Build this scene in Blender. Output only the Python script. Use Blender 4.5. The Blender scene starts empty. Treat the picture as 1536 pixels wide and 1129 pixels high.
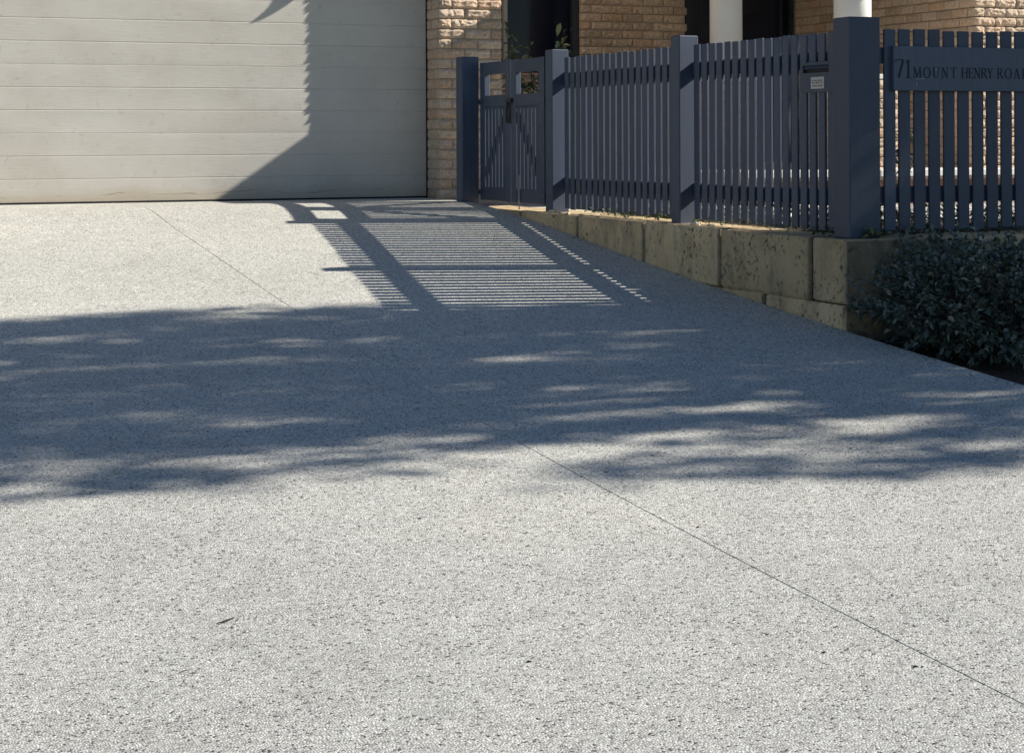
import bpy, math, random
import numpy as np
from mathutils import Vector, Matrix

random.seed(7)
rng = np.random.default_rng(7)
S = bpy.context.scene
COL = S.collection
R = math.radians
Z0 = 1.40                                   # the eye is 1.4 m above the foot of the drive

# ------------------------------------------------------------------ camera, sky, sun, exposure
cam = bpy.data.cameras.new('camera')
cam.sensor_width = 36.0
cam.lens = 2750.0 / 1536.0 * 36.0
cam.shift_y = -(564.5 - 205.0) / 1536.0
cam.clip_start = 0.05
cam.clip_end = 2000.0
camo = bpy.data.objects.new('camera', cam)
COL.objects.link(camo)
camo.matrix_world = (Matrix.Translation((0, 0, Z0)) @ Matrix.Rotation(R(-23.2), 4, 'Z')
                     @ Matrix.Rotation(R(90), 4, 'X') @ Matrix.Rotation(R(-0.2), 4, 'Z'))
S.camera = camo

SUN = Vector((1.48, -0.42, 1.0))            # towards the sun
SUN_EL = math.atan2(SUN.z, math.hypot(SUN.x, SUN.y))
SUN_AZ = math.atan2(SUN.x, SUN.y)
w = bpy.data.worlds.new('World')
S.world = w
w.use_nodes = True
wn = w.node_tree
bg = wn.nodes['Background']
sky = wn.nodes.new('ShaderNodeTexSky')
sky.sky_type = 'NISHITA'
sky.sun_disc = False
sky.sun_elevation = SUN_EL
sky.sun_rotation = SUN_AZ
sky.air_density = 1.0
sky.dust_density = 0.1
sky.ozone_density = 4.0
wn.links.new(sky.outputs[0], bg.inputs[0])
bg.inputs[1].default_value = 0.060

sl = bpy.data.lights.new('sun', 'SUN')
sl.energy = 5.0
sl.angle = R(0.5)
sl.color = (1.0, 0.955, 0.88)
so = bpy.data.objects.new('sun', sl)
COL.objects.link(so)
so.rotation_euler = (-SUN).to_track_quat('-Z', 'Y').to_euler()
so.location = (20, -4, 14)

S.view_settings.view_transform = 'Standard'
S.view_settings.look = 'None'
S.view_settings.exposure = 0.62
S.view_settings.gamma = 1.0
S.view_settings.use_curve_mapping = False

# ------------------------------------------------------------------ helpers
def P(u, v, h):
    return Vector((u, v, h + Z0))

def tag(o, label=None, cat=None, group=None, kind=None):
    if label: o['label'] = label
    if cat: o['category'] = cat
    if group: o['group'] = group
    if kind: o['kind'] = kind
    return o

def link(o, parent=None):
    COL.objects.link(o)
    if parent is not None: o.parent = parent
    return o

def empty(name, label=None, cat=None, group=None, kind=None, loc=(0, 0, 0), parent=None):
    o = bpy.data.objects.new(name, None)
    o.empty_display_size = 0.1
    o.location = loc
    link(o, parent)
    return tag(o, label, cat, group, kind)

class MB:
    """collects shapes into one mesh"""
    def __init__(s): s.v = []; s.f = []
    def add(s, vs, fs):
        n = len(s.v)
        s.v += [tuple(x) for x in vs]
        s.f += [tuple(i + n for i in f) for f in fs]
        return s
    def box(s, a, b, bev=0.0):
        x0, y0, z0 = a; x1, y1, z1 = b
        if bev <= 0:
            vs = [(x0,y0,z0),(x1,y0,z0),(x1,y1,z0),(x0,y1,z0),(x0,y0,z1),(x1,y0,z1),(x1,y1,z1),(x0,y1,z1)]
            fs = [(0,3,2,1),(4,5,6,7),(0,1,5,4),(1,2,6,5),(2,3,7,6),(3,0,4,7)]
            return s.add(vs, fs)
        c = bev
        def ring(z, i):
            return [(x0+c-i,y0-i+c-c*0,z)] if 0 else None
        def oct_(z, k):   # eight-sided outline inset by k
            return [(x0+c+k,y0+k,z),(x1-c-k,y0+k,z),(x1-k,y0+c+k,z),(x1-k,y1-c-k,z),
                    (x1-c-k,y1-k,z),(x0+c+k,y1-k,z),(x0+k,y1-c-k,z),(x0+k,y0+c+k,z)]
        vs = oct_(z0, c*.7) + oct_(z0+c, 0) + oct_(z1-c, 0) + oct_(z1, c*.7)
        fs = [tuple(range(7, -1, -1)), tuple(range(24, 32))]
        for r in range(3):
            for i in range(8):
                j = (i+1) % 8
                fs.append((r*8+i, r*8+j, r*8+8+j, r*8+8+i))
        return s.add(vs, fs)
    def obox(s, c, ax, ay, az, hx, hy, hz):
        c = Vector(c); ax = Vector(ax)*hx; ay = Vector(ay)*hy; az = Vector(az)*hz
        vs = [c-ax-ay-az, c+ax-ay-az, c+ax+ay-az, c-ax+ay-az, c-ax-ay+az, c+ax-ay+az, c+ax+ay+az, c-ax+ay+az]
        fs = [(0,3,2,1),(4,5,6,7),(0,1,5,4),(1,2,6,5),(2,3,7,6),(3,0,4,7)]
        return s.add(vs, fs)
    def tube(s, pts, rad, n=8, cap=True):
        pts = [Vector(p) for p in pts]
        if not hasattr(rad, '__len__'): rad = [rad]*len(pts)
        vs = []; fs = []
        for i, p in enumerate(pts):
            d = (pts[min(i+1, len(pts)-1)] - pts[max(i-1, 0)]).normalized()
            a = d.orthogonal().normalized() if abs(d.z) < .95 else d.cross(Vector((0,1,0))).normalized()
            b = d.cross(a)
            for k in range(n):
                t = 2*math.pi*k/n
                vs.append(p + (a*math.cos(t) + b*math.sin(t))*rad[i])
        for i in range(len(pts)-1):
            for k in range(n):
                j = (k+1) % n
                fs.append((i*n+k, i*n+j, i*n+n+j, i*n+n+k))
        if cap:
            fs.append(tuple(range(n-1, -1, -1))); fs.append(tuple((len(pts)-1)*n+k for k in range(n)))
        return s.add(vs, fs)
    def lathe(s, c, prof, n=32):
        vs = []; fs = []
        for r, z in prof:
            for k in range(n):
                t = 2*math.pi*k/n
                vs.append((c[0]+r*math.cos(t), c[1]+r*math.sin(t), c[2]+z))
        m = len(prof)
        for i in range(m-1):
            for k in range(n):
                j = (k+1) % n
                fs.append((i*n+k, i*n+j, i*n+n+j, i*n+n+k))
        fs.append(tuple(range(n-1, -1, -1))); fs.append(tuple((m-1)*n+k for k in range(n)))
        return s.add(vs, fs)
    def mesh(s, name, mat=None, smooth=False):
        m = bpy.data.meshes.new(name)
        m.from_pydata(s.v, [], s.f)
        if mat: m.materials.append(mat)
        if smooth: m.polygons.foreach_set('use_smooth', [True]*len(m.polygons))
        m.update()
        return m
    def build(s, name, mat=None, parent=None, smooth=False):
        o = bpy.data.objects.new(name, s.mesh(name, mat, smooth))
        return link(o, parent)

def inst(name, mesh, loc, parent=None, rz=0.0, sc=(1, 1, 1)):
    o = bpy.data.objects.new(name, mesh)
    o.location = loc; o.rotation_euler = (0, 0, rz); o.scale = sc
    return link(o, parent)

def boxm(name, a, b, mat, parent=None, bev=0.0):
    """a box with its origin at its base centre"""
    c = Vector(((a[0]+b[0])/2, (a[1]+b[1])/2, min(a[2], b[2])))
    o = MB().box(Vector(a)-c, Vector(b)-c, bev).build(name, mat, parent)
    o.location = c
    return o

# ------------------------------------------------------------------ materials
class NT:
    def __init__(s, name, rough=.6, spec=.5, metal=0.0):
        s.m = bpy.data.materials.new(name); s.m.use_nodes = True
        s.t = s.m.node_tree; s.b = s.t.nodes['Principled BSDF']
        s.b.inputs['Roughness'].default_value = rough
        s.b.inputs['Specular IOR Level'].default_value = spec
        s.b.inputs['Metallic'].default_value = metal
        s.pos = s.t.nodes.new('ShaderNodeNewGeometry')
    def n(s, ty, **kw):
        x = s.t.nodes.new(ty)
        for k, v in kw.items():
            if hasattr(x, k) and k not in x.inputs: setattr(x, k, v)
            else: x.inputs[k].default_value = v
        return x
    def l(s, a, b): s.t.links.new(a, b)
    def vec(s, scale=(1, 1, 1), src=None):
        mp = s.n('ShaderNodeMapping'); mp.inputs['Scale'].default_value = scale
        s.l(src or s.pos.outputs['Position'], mp.inputs['Vector'])
        return mp.outputs[0]
    def noise(s, scale, detail=4, rough=.6, vec=None, dim=None):
        x = s.n('ShaderNodeTexNoise', Scale=scale, Detail=detail, Roughness=rough)
        s.l(vec or s.pos.outputs['Position'], x.inputs['Vector'])
        return x.outputs['Fac']
    def voro(s, scale, vec=None, feature='F1', rnd=1.0):
        x = s.n('ShaderNodeTexVoronoi', Scale=scale, Randomness=rnd); x.feature = feature
        s.l(vec or s.pos.outputs['Position'], x.inputs['Vector'])
        return x
    def ramp(s, fac, stops, interp='LINEAR'):
        x = s.n('ShaderNodeValToRGB'); r = x.color_ramp; r.interpolation = interp
        while len(r.elements) < len(stops): r.elements.new(0.5)
        for e, (p, c) in zip(r.elements, stops):
            e.position = p; e.color = (c, c, c, 1) if not hasattr(c, '__len__') else (*c, 1)
        s.l(fac, x.inputs[0]); return x.outputs[0]
    def mix(s, a, b, fac, mode='MIX'):
        x = s.n('ShaderNodeMix'); x.data_type = 'RGBA'; x.blend_type = mode
        for sock, val in ((x.inputs[6], a), (x.inputs[7], b)):
            if hasattr(val, 'links'): s.l(val, sock)
            else: sock.default_value = (*val, 1) if len(val) == 3 else val
        if hasattr(fac, 'links'): s.l(fac, x.inputs[0])
        else: x.inputs[0].default_value = fac
        return x.outputs[2]
    def math(s, op, a, b=0.0):
        x = s.n('ShaderNodeMath'); x.operation = op
        for i, val in enumerate((a, b)):
            if hasattr(val, 'links'): s.l(val, x.inputs[i])
            else: x.inputs[i].default_value = val
        return x.outputs[0]
    def color(s, c):
        if hasattr(c, 'links'): s.l(c, s.b.inputs['Base Color'])
        else: s.b.inputs['Base Color'].default_value = (*c, 1)
    def bump(s, h, strength=.3, dist=.01):
        x = s.n('ShaderNodeBump', Strength=strength, Distance=dist)
        s.l(h, x.inputs['Height']); s.l(x.outputs[0], s.b.inputs['Normal'])
    def rough(s, r): s.l(r, s.b.inputs['Roughness'])
    def objrand(s):
        return s.n('ShaderNodeObjectInfo').outputs['Random']

def m_aggregate():
    t = NT('exposed aggregate concrete', .75, .35)
    v1 = t.voro(150.0)                       # pebbles
    rnd = t.n('ShaderNodeSeparateColor'); t.l(v1.outputs['Color'], rnd.inputs[0])
    peb = t.ramp(rnd.outputs[0], [(0.0, (.055, .052, .05)), (.045, (.08, .075, .07)), (.055, (.29, .282, .258)),
                                  (.30, (.41, .402, .372)), (.62, (.50, .492, .455)), (.86, (.62, .611, .57)), (1.0, (.70, .69, .65))])
    edge = t.ramp(v1.outputs['Distance'], [(.0, 1.0), (.45, 1.0), (.8, .72)])
    c = t.mix(peb, edge, .8, 'MULTIPLY')
    v2 = t.voro(42.0, t.vec((1.0, .75, 1.0)))          # larger dark stones
    r2 = t.n('ShaderNodeSeparateColor'); t.l(v2.outputs['Color'], r2.inputs[0])
    dk = t.math('MULTIPLY', t.ramp(r2.outputs[1], [(.84, 0.0), (.85, 1.0)]), t.ramp(v2.outputs['Distance'], [(.14, 1.0), (.24, 0.0)]))
    c = t.mix(c, (.06, .055, .055), t.math('MULTIPLY', dk, .75))
    v3 = t.voro(30.0)                        # a few pinkish and pale stones
    r3 = t.n('ShaderNodeSeparateColor'); t.l(v3.outputs['Color'], r3.inputs[0])
    pk = t.math('MULTIPLY', t.ramp(r3.outputs[0], [(.93, 0.0), (.94, 1.0)]), t.ramp(v3.outputs['Distance'], [(.2, 1.0), (.32, 0.0)]))
    c = t.mix(c, (.46, .37, .34), t.math('MULTIPLY', pk, .55))
    big = t.noise(.55, 5, .6)                # broad weathering
    c = t.mix(c, t.ramp(big, [(.28, (.88, .875, .86)), (.5, (.98, .98, .97)), (.72, (1.07, 1.06, 1.03))]), 1.0, 'MULTIPLY')
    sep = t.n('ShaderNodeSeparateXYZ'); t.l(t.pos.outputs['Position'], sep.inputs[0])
    up_drive = t.math('ADD', sep.outputs[1], t.math('MULTIPLY', t.noise(.4, 4, .6), 3.0))   # paler and warmer colour towards the top of the drive
    c = t.mix(c, t.ramp(t.math('MULTIPLY', up_drive, .06), [(.30, (.965, .965, .965)), (.72, (1.26, 1.245, 1.20))]), 1.0, 'MULTIPLY')
    med = t.noise(7.0, 5, .65)
    c = t.mix(c, t.ramp(med, [(.3, .92), (.7, 1.06)]), 1.0, 'MULTIPLY')
    t.color(c)
    t.bump(t.math('ADD', t.ramp(v1.outputs['Distance'], [(.0, 1.0), (.7, .0)]), t.math('MULTIPLY', dk, -.6)), .55, .004)
    return t.m

def m_paint(name, base, rough=.45, grain=.25):
    t = NT(name, rough, .75)
    g = t.noise(9.0, 6, .7, t.vec((6, 6, .5)))
    rnd = t.objrand()
    c = t.mix(base, tuple(x*1.45 for x in base), t.ramp(rnd, [(0, 0.0), (1, 1.0)]))
    c = t.mix(c, t.ramp(g, [(.3, .86), (.7, 1.14)]), 1.0, 'MULTIPLY')
    d = t.noise(3.0, 4, .7)
    c = t.mix(c, (.16, .155, .145), t.math('MULTIPLY', t.ramp(d, [(.58, 0.0), (.8, 1.0)]), .16))
    t.color(c)
    t.bump(g, grain, .003)
    return t.m

def m_brick(name, base, dark):
    t = NT(name, .9, .2)
    rnd = t.objrand()
    isl = t.pos.outputs['Random Per Island']
    r = t.math('FRACT', t.math('ADD', rnd, isl))
    c = t.ramp(r, [(0, dark), (.3, base), (.7, tuple(min(1, x*1.1) for x in base)), (1, (base[0]*.98, base[1]*.86, base[2]*.76))])
    n = t.noise(38.0, 6, .7)
    c = t.mix(c, t.ramp(n, [(.3, .72), (.7, 1.18)]), 1.0, 'MULTIPLY')
    t.color(c)
    t.bump(t.noise(75.0, 6, .75, t.vec((1.3, 1.3, .55))), 1.0, .02)
    return t.m

def m_simple(name, base, rough=.6, spec=.4, var=.12, scale=8.0, bump=.1, bd=.003, metal=0.0):
    t = NT(name, rough, spec, metal)
    n = t.noise(scale, 6, .65)
    t.color(t.mix(base, t.ramp(n, [(.3, 1-var), (.7, 1+var)]), 1.0, 'MULTIPLY'))
    if bump: t.bump(t.noise(scale*6, 4, .6), bump, bd)
    return t.m

def m_limestone(axis):
    t = NT('limestone', .92, .2)
    n = t.noise(2.6, 7, .65)
    c = t.ramp(n, [(.25, (.46, .335, .19)), (.5, (.62, .465, .27)), (.75, (.68, .53, .33))])
    st = t.noise(5.5, 6, .7, t.vec((1.0, 1.0, .55)))          # run-down stains
    c = t.mix(c, (.12, .115, .095), t.math('MULTIPLY', t.ramp(st, [(.50, 0.0), (.68, 1.0)]), .5))
    pn = t.noise(30.0, 5, .7)
    pm = t.noise(3.2, 3, .6)
    pits = t.math('MULTIPLY', t.ramp(pn, [(.56, 0.0), (.64, 1.0)]), t.ramp(pm, [(.42, 0.0), (.56, 1.0)]))
    c = t.mix(c, (.05, .048, .04), t.math('MULTIPLY', pits, .8))
    tc = t.n('ShaderNodeTexCoord'); sx = t.n('ShaderNodeSeparateXYZ'); t.l(tc.outputs['Generated'], sx.inputs[0])
    e = t.math('ABSOLUTE', t.math('SUBTRACT', sx.outputs[axis], .5))          # dirt gathered at the upright joints
    e = t.math('ADD', e, t.math('MULTIPLY', t.math('SUBTRACT', t.noise(9.0, 5, .7), .5), .05))
    c = t.mix(c, (.10, .09, .07), t.math('MULTIPLY', t.ramp(e, [(.462, 0.0), (.495, 1.0)]), .75))
    rnd = t.objrand()
    c = t.mix(c, t.ramp(rnd, [(0, .80), (1, 1.12)]), 1.0, 'MULTIPLY')
    t.color(c)
    t.bump(t.math('SUBTRACT', t.noise(22.0, 7, .7), pits), .6, .012)
    return t.m

def m_leaf(name, a, b, rough=.42, trans=.15):
    t = NT(name, rough, .5)
    isl = t.pos.outputs['Random Per Island']
    t.color(t.ramp(isl, [(0, a), (.6, b), (.93, tuple(x*1.5 for x in b)), (1, (b[0]*2.6, b[1]*1.9, b[2]*1.5))]))
    return t.m

def m_door():
    t = NT('garage door steel', .5, .4)
    n = t.noise(2.2, 5, .6)
    c = t.ramp(n, [(.25, (.495, .455, .39)), (.5, (.55, .515, .45)), (.75, (.585, .555, .49))])
    g = t.noise(60.0, 4, .6, t.vec((.12, 1, 1.6)))
    c = t.mix(c, t.ramp(g, [(.3, .98), (.7, 1.02)]), 1.0, 'MULTIPLY')
    sep = t.n('ShaderNodeSeparateXYZ'); t.l(t.pos.outputs['Position'], sep.inputs[0])
    # grime along the bottom edge, a scuffed irregular tide line
    z = t.math('ADD', sep.outputs[2], t.math('MULTIPLY', t.noise(1.7, 5, .6), -.16))
    low = t.ramp(t.math('SUBTRACT', z, .83), [(0.0, 1.0), (.10, 0.0)])
    c = t.mix(c, (.42, .34, .24), t.math('MULTIPLY', low, .6))
    tide = t.ramp(t.math('ABSOLUTE', t.math('SUBTRACT', z, .862)), [(0.0, 1.0), (.006, 0.0)])
    c = t.mix(c, (.27, .22, .15), t.math('MULTIPLY', tide, t.ramp(t.noise(2.6, 3, .6), [(.44, 0.0), (.58, .85)])))
    sc = t.noise(14.0, 6, .75)
    c = t.mix(c, (.36, .32, .26), t.math('MULTIPLY', t.ramp(sc, [(.58, 0.0), (.74, 1.0)]), .55))
    t.color(c)
    t.bump(t.math('ADD', t.math('MULTIPLY', g, .6), t.noise(1.6, 3, .5)),   .20, .012)
    return t.m

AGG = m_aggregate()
PAINT = m_paint('charcoal fence paint', (.031, .046, .078), .6)
PAINT_SIGN = m_paint('charcoal sign paint', (.046, .062, .096), .55)
DARKINK = m_simple('dark engraved lettering', (.018, .023, .036), .6, .3, .1)
BRICK = m_brick('cream rock face brick', (.76, .59, .44), (.62, .465, .335))
BRICKB = m_brick('tan brick', (.70, .41, .335), (.54, .30, .24))
MORTAR = m_simple('mortar', (.52, .43, .33), .95, .1, .15, 20, .3)
LIME = m_limestone(1); LIMEX = m_limestone(0)
DOOR = m_door()
BLACK = m_simple('black rubber', (.012, .012, .013), .6, .3, .1)
METALB = m_simple('black steel fittings', (.015, .016, .02), .45, .5, .1)
GLASS = m_simple('dark window glass', (.004, .007, .018), .06, .25, .05, 3, 0)
FRAME = m_simple('dark blue window frame', (.02, .024, .035), .4, .4, .1)
ALU = m_simple('pale trim', (.30, .30, .29), .4, .5, .08)
WHITE = m_simple('white column paint', (.78, .76, .72), .55, .3, .04, 5, .05)
DOORWOOD = m_simple('dark blue door paint', (.012, .016, .03), .35, .4, .1)
SOIL = m_simple('garden soil', (.085, .066, .05), .95, .1, .5, 25, .8, .02)
GRAVEL = m_simple('white gravel', (.66, .62, .56), .9, .2, .25, 60, .8, .01)
PATH = m_simple('cream paving', (.62, .54, .38), .9, .2, .12, 10, .25)
TILE = m_simple('white porch nosing', (.74, .71, .66), .6, .3, .08, 10, .1)
REDB = m_brick('red step brick', (.30, .16, .12), (.22, .12, .09))
LEAF_H = m_leaf('hedge leaf', (.058, .078, .064), (.11, .135, .11), .3)
LEAF_S = m_leaf('shrub leaf', (.035, .055, .022), (.075, .105, .045), .4)
LEAF_W = m_leaf('window shrub leaf', (.05, .075, .03), (.12, .16, .075), .35)
LEAF_G = m_leaf('ground cover leaf', (.05, .075, .025), (.11, .14, .06), .5)
LEAF_T = m_leaf('tree leaf', (.035, .055, .02), (.06, .09, .035), .5)
BARK = m_simple('bark', (.11, .085, .065), .95, .1, .35, 14, .8, .02)
GRASS = m_simple('dry verge', (.11, .12, .06), .95, .1, .4, 8, .6, .02)
ROOFT = m_simple('charcoal roof tile', (.06, .06, .065), .8, .2, .2, 6, .3)
EAVE = m_simple('cream eave paint', (.60, .56, .49), .7, .2, .06)
STICK = m_simple('paper sticker', (.62, .56, .49), .7, .2, .1, 30, .05)
STICKP = m_simple('faded sticker print', (.30, .22, .19), .8, .2, .2, 60, 0)
SCUFF = m_simple('pale paint scuff', (.25, .28, .30), .7, .2, .2, 40, 0)
TWIG = m_simple('dry twig', (.035, .026, .02), .9, .1, .3, 40, .3)
COIR = m_simple('coir basket', (.10, .07, .045), .95, .1, .4, 40, .6)
SLATE = m_simple('door shade dark room', (.01, .011, .013), .9, .1, .1)

# ------------------------------------------------------------------ ground and driveway
PV = np.array([-3,0,2,3.55,4.21,5.27,6.0,7.3,8.48,8.84,9.85,10.16,10.88,11.93,12.4,13.2,13.9,14.9])
PH = np.array([-1.43,-1.405,-1.385,-1.355,-1.33,-1.272,-1.216,-1.13,-1.055,-1.022,-.925,-.896,-.815,-.69,-.648,-.57,-.53,-.526])
PC = np.polyfit(PV, PH, 7)
def prof(v, u=5.557):
    """height of the drive; it falls a little to the left below the garage apron"""
    if v < 0: h = -1.403 - .004*(-v)
    elif v > 14.2: h = -.5265
    else: h = min(float(np.polyval(PC, v)), -.5265)
    t = min(1, max(0, (14.2-v)/1.4))
    return h - .06*t*t*(3-2*t)*(5.557-min(u, 5.557))/2.657

g = MB().add([(-400,-400,-.32),(400,-400,-.32),(400,400,-.32),(-400,400,-.32)], [(0,1,2,3)]).build('ground', GRASS)
tag(g, kind='structure')
drive = empty('driveway', 'pale exposed aggregate concrete driveway sloping up to the garage', kind='structure')
def slab(u0, u1, name='slab'):
    m = MB(); vs = []; fs = []
    rows = [-4 + .25*i for i in range(77)]
    rows = [v for v in rows if v < 14.96] + [14.97]
    us = list(np.linspace(u0, u1, 3))
    for v in rows:
        for u, dh in ((u0, -.12), (u0, -.003), (u0+.002, 0), ((u0+u1)/2, 0), (u1-.002, 0), (u1, -.003), (u1, -.12)):
            vs.append(P(u, v, prof(v, u)+dh))
    for i in range(len(rows)-1):
        for k in range(6):
            a = i*7+k
            fs.append((a, a+1, a+8, a+7)[::-1])
    fs.append(tuple(range(7))); n = (len(rows)-1)*7
    fs.append(tuple(n+k for k in range(6, -1, -1)))
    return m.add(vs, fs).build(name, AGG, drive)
jf = MB(); vs = []
for v in [-4 + .25*i for i in range(76)] + [14.96]:
    h = prof(v, 2.94); vs += [P(2.9375, v, h-.003), P(2.9425, v, h-.003), P(2.9425, v, h-.05), P(2.9375, v, h-.05)]
n = len(vs)//4
fs = [(i*4+k, i*4+4+k, i*4+4+(k+1) % 4, i*4+(k+1) % 4) for i in range(n-1) for k in range(4)]
jf.add(vs, fs).build('joint_filler', m_simple('grey joint sealant', (.24, .235, .22), .9, .2, .3, 12, .2), drive)
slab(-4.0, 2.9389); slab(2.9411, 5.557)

# road-side apron behind the camera and the garden bed in front of the wall
bed = MB(); vs = []; fs = []
rows = np.linspace(2.0, 8.42, 22); cols = np.linspace(5.560, 12.0, 20)
for v in rows:
    for u in cols:
        vs.append(P(u, v, prof(v) - .05 - .02*min(1, (u-5.56)/.5) + random.uniform(-.015, .015)))
for i in range(len(rows)-1):
    for k in range(len(cols)-1):
        a = i*len(cols)+k
        fs.append((a, a+1, a+len(cols)+1, a+len(cols)))
tag(bed.add(vs, fs).build('garden_bed', SOIL), kind='structure')

# raised front garden behind the fence: gravel yard and a cream path at the gate
yard = MB().add([P(5.95,8.78,-.60),P(14,8.78,-.60),P(14,17.2,-.60),P(5.95,17.2,-.60)], [(0,1,2,3)]).build('gravel_yard', GRAVEL)
tag(yard, kind='structure')
fill = MB().box(P(5.90, 8.76, -1.6), P(14.0, 17.3, -.612)).build('yard_fill', SOIL); tag(fill, kind='structure')
bedin = MB(); vs = []; fs = []
for v in np.linspace(8.76, 10.4, 9):
    for u in np.linspace(5.96, 14, 30): vs.append(P(u, v, -.575 + random.uniform(-.012, .012) - (.02 if v > 10.3 else 0)))
for i in range(8):
    for k in range(29):
        a = i*30+k; fs.append((a, a+1, a+31, a+30))
tag(bedin.add(vs, fs).build('planting_strip', SOIL), kind='structure')
bed2 = MB().add([P(5.90,10.41,-.596),P(7.25,10.41,-.596),P(7.25,12.60,-.596),P(5.90,12.60,-.596)], [(0,1,2,3)]).build('planting_strip', SOIL)
tag(bed2, kind='structure')
path = empty('garden_path', kind='structure')
random.seed(3)
for i in range(6):
    for j in range(2):
        boxm('paver', P(5.90+.46*i, 12.66+.46*j, -.640), P(5.90+.46*i+.45, 12.66+.46*j+.45, -.572-random.uniform(0, .004)), PATH, path, .006)

# ------------------------------------------------------------------ the house
house = empty('brick_house', 'cream rock face brick house with white garage door and shaded entry porch', 'house', loc=P(5.55, 14.65, -.53))
HM = Matrix.Translation(-house.location)
def child(o, parent=house):
    """keep world placement while parenting to the house or to a wall standing at its origin"""
    o.parent = parent
    if parent is house: o.matrix_parent_inverse = Matrix.Translation(-house.location)
    return o
def hp(name, mb, mat, smooth=False):
    o = mb.build(name, mat, None, smooth); return child(o)

def brick_mesh(name, L, mat, H=.0765, amp=.010, depth=.10, seed=0):
    rr = random.Random(seed)
    m = MB(); vs = []; fs = []
    nx = 9 if L > .15 else 5
    nz = 4
    n = nx+1
    for k in range(nz+1):
        for i in range(n):
            e = (i in (0, nx)); f = (k in (0, nz))
            x = -L/2 + L*i/nx + (0 if e else rr.uniform(-.35, .35)*L/nx)
            z = H*k/nz + (0 if f else rr.uniform(-.3, .3)*H/nz)
            if e and f: y = rr.uniform(0, .003)
            elif e: y = -rr.uniform(.0, .35*amp)
            elif f: y = -rr.uniform(0, .004)
            else: y = -rr.uniform(.15, 1.0)*amp - .004
            vs.append((x, y, z))
    for k in range(nz):
        for i in range(nx):
            a = k*n+i
            if rr.random() < .5: fs += [(a, a+1, a+n+1), (a, a+n+1, a+n)]
            else: fs += [(a, a+1, a+n), (a+1, a+n+1, a+n)]
    b = len(vs)
    vs += [(-L/2, depth, 0), (L/2, depth, 0), (L/2, depth, H), (-L/2, depth, H)]
    fs += [tuple([b, b+1] + list(range(nx, -1, -1))), tuple([b+2, b+3] + list(range(nz*n, nz*n+nx+1))),
           tuple([b] + [k*n for k in range(nz+1)] + [b+3]), tuple([k*n+nx for k in range(nz, -1, -1)] + [b+1, b+2])]
    return m.add(vs, fs).mesh(name, mat)

VAR = {}
AMP = {'c': .020, 't': .007, 'f': .007}
for key, mat in (('c', BRICK), ('t', BRICKB), ('f', BRICK)):
    VAR[key, 'S'] = [brick_mesh('brick_stretcher', .230, mat, amp=AMP[key], seed=i) for i in range(9)]
    VAR[key, 'H'] = [brick_mesh('brick_header', .110, mat, amp=AMP[key], seed=50+i) for i in range(6)]
COURSE = .0857
def courses(h0, h1):
    k0 = math.ceil((h0+.53)/COURSE - 1e-6)
    out = []; k = k0
    while -.53 + k*COURSE + .0765 <= h1 + 1e-6:
        out.append((k, -.53 + k*COURSE)); k += 1
    return out

def lay(wall, key, org, d, face, L, h0, h1, single, seed, skip=None, start=0.0):
    """bricks along direction d from org for length L; those for which single(s, h) holds are objects, the rest one joined part"""
    rr = random.Random(seed)
    d = Vector((d[0], d[1], 0)); rz = math.atan2(d.y, d.x)
    rest = MB()
    for k, h in courses(h0, h1):
        s = start
        first = True
        while s < L - .05:
            ln = .230
            if first and k % 2: ln = .110
            if s + ln > L: ln = L - s
            first = False
            if ln < .04: break
            c = s + ln/2
            t = 'S' if ln > .17 else 'H'
            base = .230 if t == 'S' else .110
            me = rr.choice(VAR[key, t])
            jx = rr.uniform(-.002, .002)
            p = Vector((org[0], org[1], 0)) + d*(c+jx)
            loc = P(p.x, p.y, h)
            off = rr.uniform(-.002, .002)
            loc = loc + Vector((-d.y, d.x, 0))*off
            if not (skip and skip(c, h)):
                if single(c, h):
                    o = inst('brick', me, loc, None, rz, (ln/base, 1, 1))
                    child(o, wall)
                else:
                    M = Matrix.Translation(loc) @ Matrix.Rotation(rz, 4, 'Z') @ Matrix.Diagonal((ln/base, 1, 1, 1))
                    rest.add([M @ vv.co for vv in me.vertices], [tuple(q.vertices) for q in me.polygons])
            s += ln + .0095
    if rest.v:
        o = rest.build('brickwork', BRICKB if key == 't' else BRICK)
        child(o, wall); o['kind'] = 'stuff'

def wall_body(name, a, b):
    o = MB().box(a, b).build(name, MORTAR)
    child(o)
    return o

# pier between garage door and porch: face at v=14.65, reveal at u=5.56
pier = wall_body('wall', P(5.598, 14.610, -.56), P(6.160, 14.98, 3.32))
lay(pier, 'c', (5.586, 14.60), (1, 0), 0, .575, -.53, 3.3, lambda s, h: h < 1.22, 11)
lay(pier, 'f', (5.590, 14.90), (0, -1), 0, .285, -.53, 3.3, lambda s, h: False, 12)
lint = wall_body('wall', P(-2.2, 14.70, 1.95), P(5.598, 14.98, 3.32))
lay(lint, 'c', (-2.2, 14.60), (1, 0), 0, 7.77, 1.95, 3.3, lambda s, h: False, 13)
lwall = wall_body('wall', P(-2.2, 14.618, -.6), P(.10, 14.98, 1.94))
lay(lwall, 'c', (-2.2, 14.60), (1, 0), 0, 2.3, -.53, 1.93, lambda s, h: False, 14)
# side wall of the garage facing the porch
sw = wall_body('wall', P(5.64, 14.985, -.56), P(6.158, 17.3, 3.32))
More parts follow.
